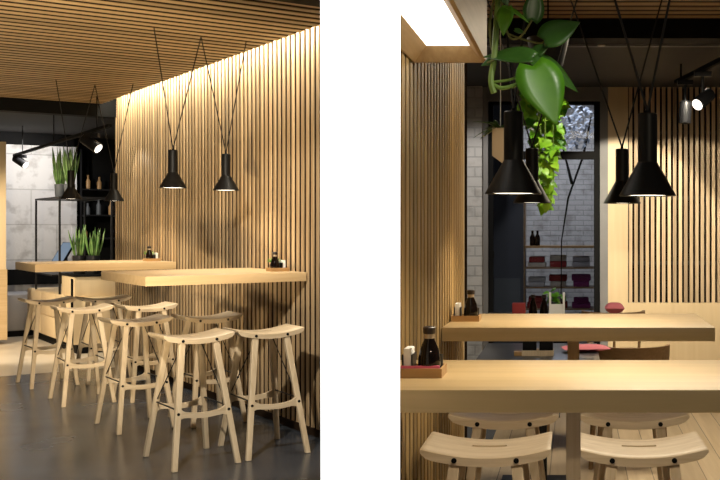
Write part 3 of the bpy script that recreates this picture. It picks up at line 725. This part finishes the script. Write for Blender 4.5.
# wooden hanging planter with fern
YW = 3.6
wp = thing('hanging_planter', 'wooden pointed hanging planter with fern left of the big pendant', 'planter', RM, X(500.5, YW), YW, Z(165, YW))
w_ = 8/F*YW*.98; h1 = Z(156, YW)-Z(165, YW); h2 = Z(128.5, YW)-Z(165, YW)
m = MB(); pf = [(-w_, h2), (-w_, h1), (w_*.55, 0), (w_, h1*.55), (w_, h2)]
m.quadbox([(x, -w_, z) for x, z in pf], [(x, w_, z) for x, z in pf]); m.build('body', M['ply'], wp, smooth=False)
MB().tube([(0,0,h2), (0,0,ZC-wp.location.z)], .0016, 5).build('string', M['paper'], wp)
m = MB(); rnd = random.Random(12)
for i in range(26):
    a0 = rnd.uniform(0, 2*PI); d = Vector((math.cos(a0), math.sin(a0)*.7, rnd.uniform(.1, .9)))
    m.leaf((rnd.uniform(-.015,.015), 0, h2-.005), d, (0,0,1), rnd.uniform(.05,.095), .018, .45, .15, 6, False)
m.build('fern', M['leafd'], wp, solid=.001)
# bright vines behind
YG = 4.9
gv = thing('trailing_vines', 'bright green trailing vine column lit in front of the window', 'plant', RM, X(548, YG), YG, Z(66, YG))
gb = gv.location.copy(); rg = lambda px, py, Y=YG: pt(px, py, Y)-gb
MB().lathe([(.07,0), (.10,.13), (.095,.13), (.09,.12)], 24, c=(0,0,0)).build('pot', M['pot'], gv)
MB().tube([(0,0,.10), (0,0,ZC-gb.z)], .004, 6).build('hanger', M['black'], gv)
rnd = random.Random(21); m = MB(); ms = MB()
for s_ in range(9):
    x_ = rnd.uniform(534, 556); yb = rnd.uniform(150, 197) if x_ > 538 else rnd.uniform(110, 140)
    Y_ = YG+rnd.uniform(-.10, .10)
    ms.tube([rg(548, 66, YG), rg((548+x_)/2, 80, Y_), rg(x_, 110, Y_), rg(x_+rnd.uniform(-2,4), yb, Y_)], .002, 5)
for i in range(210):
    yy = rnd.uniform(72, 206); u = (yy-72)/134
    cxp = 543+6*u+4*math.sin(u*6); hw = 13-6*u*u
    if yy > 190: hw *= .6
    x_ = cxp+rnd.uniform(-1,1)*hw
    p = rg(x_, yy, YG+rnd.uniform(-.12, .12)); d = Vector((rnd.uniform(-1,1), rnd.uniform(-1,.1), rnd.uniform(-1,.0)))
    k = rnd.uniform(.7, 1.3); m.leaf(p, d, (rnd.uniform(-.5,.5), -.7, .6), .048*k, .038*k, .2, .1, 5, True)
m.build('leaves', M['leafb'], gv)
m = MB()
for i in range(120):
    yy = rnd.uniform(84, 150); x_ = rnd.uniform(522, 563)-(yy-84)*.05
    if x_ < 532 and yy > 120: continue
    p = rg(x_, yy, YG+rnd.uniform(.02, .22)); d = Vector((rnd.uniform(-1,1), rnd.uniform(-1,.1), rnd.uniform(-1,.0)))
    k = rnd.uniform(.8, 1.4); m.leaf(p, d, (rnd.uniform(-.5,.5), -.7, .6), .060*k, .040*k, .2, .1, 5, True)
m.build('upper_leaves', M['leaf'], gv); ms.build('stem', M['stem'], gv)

sp = thing('ceiling_sprinkler', 'small metal sprinkler head below the dark beam at upper right', 'sprinkler', RM, X(601, 7.0), 6.9, 2.545)
MB().lathe([(.012,.115), (.012,.05), (.022,.045), (.022,.035), (.010,.030)], 16).build('sprinkler_body', M['collar'], sp)
MB().lathe([(.026,0), (.026,.006), (.004,.008), (.004,.032)], 16).build('deflector', M['collar'], sp)
# ================================================================== right track light
zt = 2.52; YT = 7.8
r0 = Vector((X(676, 8.3), 8.3, 2.50)); r1 = Vector((X(735, 6.9), 6.9, 2.50))
tk = bpy.data.objects.new('track_rail', None); COL.objects.link(tk); c0 = (r0+r1)/2; tk.location = c0; tag(tk, 'black ceiling track rail with two spotlights at upper right', 'track')
MB().tube([r0-c0, r1-c0], .022, 4).build('rail', M['black'], tk, smooth=False)
for f_ in (.1, .9):
    q = r0.lerp(r1, f_); MB().tube([q-c0, Vector((q.x, q.y, 2.66))-c0], .008, 6).build('hanger', M['black'], tk)
mq = r0.lerp(r1, .18); q = pt(686.5, 114, mq.y); q.x = mq.x
spotlamp('s', 'black track spotlight pointing straight down before the slatted panel', RM, q, q+Vector((-.05,-.02,-1)), 1.2, 0, mount=mq-Vector((0,0,.02)), lit=False)
mq = r0.lerp(r1, .5); q = Vector((mq.x, mq.y, Z(100, mq.y)))
spotlamp('s', 'black track spotlight with its lit lens facing the viewer at upper right', RM, q, q+Vector((-.62,-.62,-.55)), 1.25, 25, 60, mount=mq-Vector((0,0,.02)))

# ================================================================== lights
def area(name, loc, rot, sx, sy, e, col, room=None):
    ld = bpy.data.lights.new(name, 'AREA'); ld.shape = 'RECTANGLE'; ld.size = sx; ld.size_y = sy; ld.energy = e; ld.color = col
    o = bpy.data.objects.new(name, ld); COL.objects.link(o)
    m = Matrix.Translation(loc) @ Matrix.Rotation(rot[2], 4, 'Z') @ Matrix.Rotation(rot[1], 4, 'Y') @ Matrix.Rotation(rot[0], 4, 'X')
    o.matrix_world = (room @ m) if room is not None else m
    return o
def spot(name, loc, aim, e, size, col=(1,.85,.65), blend=.5, soft=.04, room=None):
    ld = bpy.data.lights.new(name, 'SPOT'); ld.energy = e; ld.color = col; ld.spot_size = math.radians(size); ld.spot_blend = blend; ld.shadow_soft_size = soft
    o = bpy.data.objects.new(name, ld); COL.objects.link(o)
    loc, aim = Vector(loc), Vector(aim)
    if room is not None: loc, aim = room @ loc, room @ aim
    o.location = loc; o.rotation_euler = (aim-loc).to_track_quat('-Z', 'Y').to_euler(); return o
WARM = (1,.80,.52)
area('led_strip', (-.115, 1.7, ZC+.06), (0, math.radians(-14), 0), .05, 6.0, 62, (1,.92,.74), LM)
spot('front_spot', (-2.0, -2.2, 2.55), (-.5, .3, .6), 330, 50, (1,.92,.79), .4, .04, LM)
spot('mid_spot', (-1.9, .9, 2.5), (-.7, 3.0, .4), 130, 55, (1,.84,.62), .5, .05, LM)
spot('counter_spot', (-2.0, 5.3, 2.4), (-.1, 6.7, .4), 330, 75, (1,.86,.66), .5, .05, LM)
spot('brick_spot', (-.1, 7.75, 2.4), (-.35, 8.9, 1.3), 55, 130, (1,.96,.92), .5, .05, LM)
spot('floor_spot', (-2.2, 5.6, 2.5), (-2.0, 5.9, 0), 130, 90, (1,.86,.66), .5, .05, LM)
spot('added_pier_light', (-.435, 1.92, 2.6), (-.435, 1.95, 0), 1500, 32, (1,1,1), .3, .03)  # added lamp, only there to turn the pier face pure white
spot('panel_spot', (.95, 7.6, 2.45), (1.0, 9.5, 1.15), 420, 54, (1,.89,.70), .2, .03)
spot('panel_spot', (.46, 7.7, 2.45), (.42, 9.5, 1.15), 210, 54, (1,.89,.70), .2, .03)
spot('vine_spot', (.15, 4.25, 2.35), (-.13, 4.9, 1.60), 30, 20, (1,.95,.8), .5, .03)
spot('leaf_spot', (.55, 2.1, 2.3), (-.08, 2.52, 1.70), 15, 18, (1,.95,.82), .5, .03)
area('room_fill', (.7, 6.3, 2.48), (0,0,0), 1.5, 1.0, 50, (1,.85,.62))
spot('right_front_fill', (1.3, -.6, 2.5), (.25, 2.6, .85), 60, 45, (1,.85,.62), .6, .06)  # added fill for front faces in the right room
spot('wall_glow_fill', (-.08, 4.2, 2.5), (-.52, 4.8, 1.2), 16, 60, WARM, .8, .05)  # added lamp, stands in for pendant glow on the slatted wall
spot('pilaster_fill', (-.98, 8.2, 2.45), (-.75, 9.5, 1.3), 45, 70, (1,.93,.85), .6, .05)  # added lamp to brighten the pilaster and grey frame
area('beyond_light', (-.3, 11.3, 2.9), (0,0,0), 1.6, 1.2, 46, (.93,.95,1))  # added lamp for the stand-in room behind the glass
spot('ceiling_fill', (-2.6, -2.0, .5), (-1.0, 2.4, 2.62), 430, 75, WARM, .8, .1, LM)  # added unseen fill that brightens the left ceiling
wd = bpy.data.worlds.new('world'); sc.world = wd; wd.use_nodes = True
wd.node_tree.nodes['Background'].inputs[0].default_value = (1,.90,.76,1); wd.node_tree.nodes['Background'].inputs[1].default_value = .04
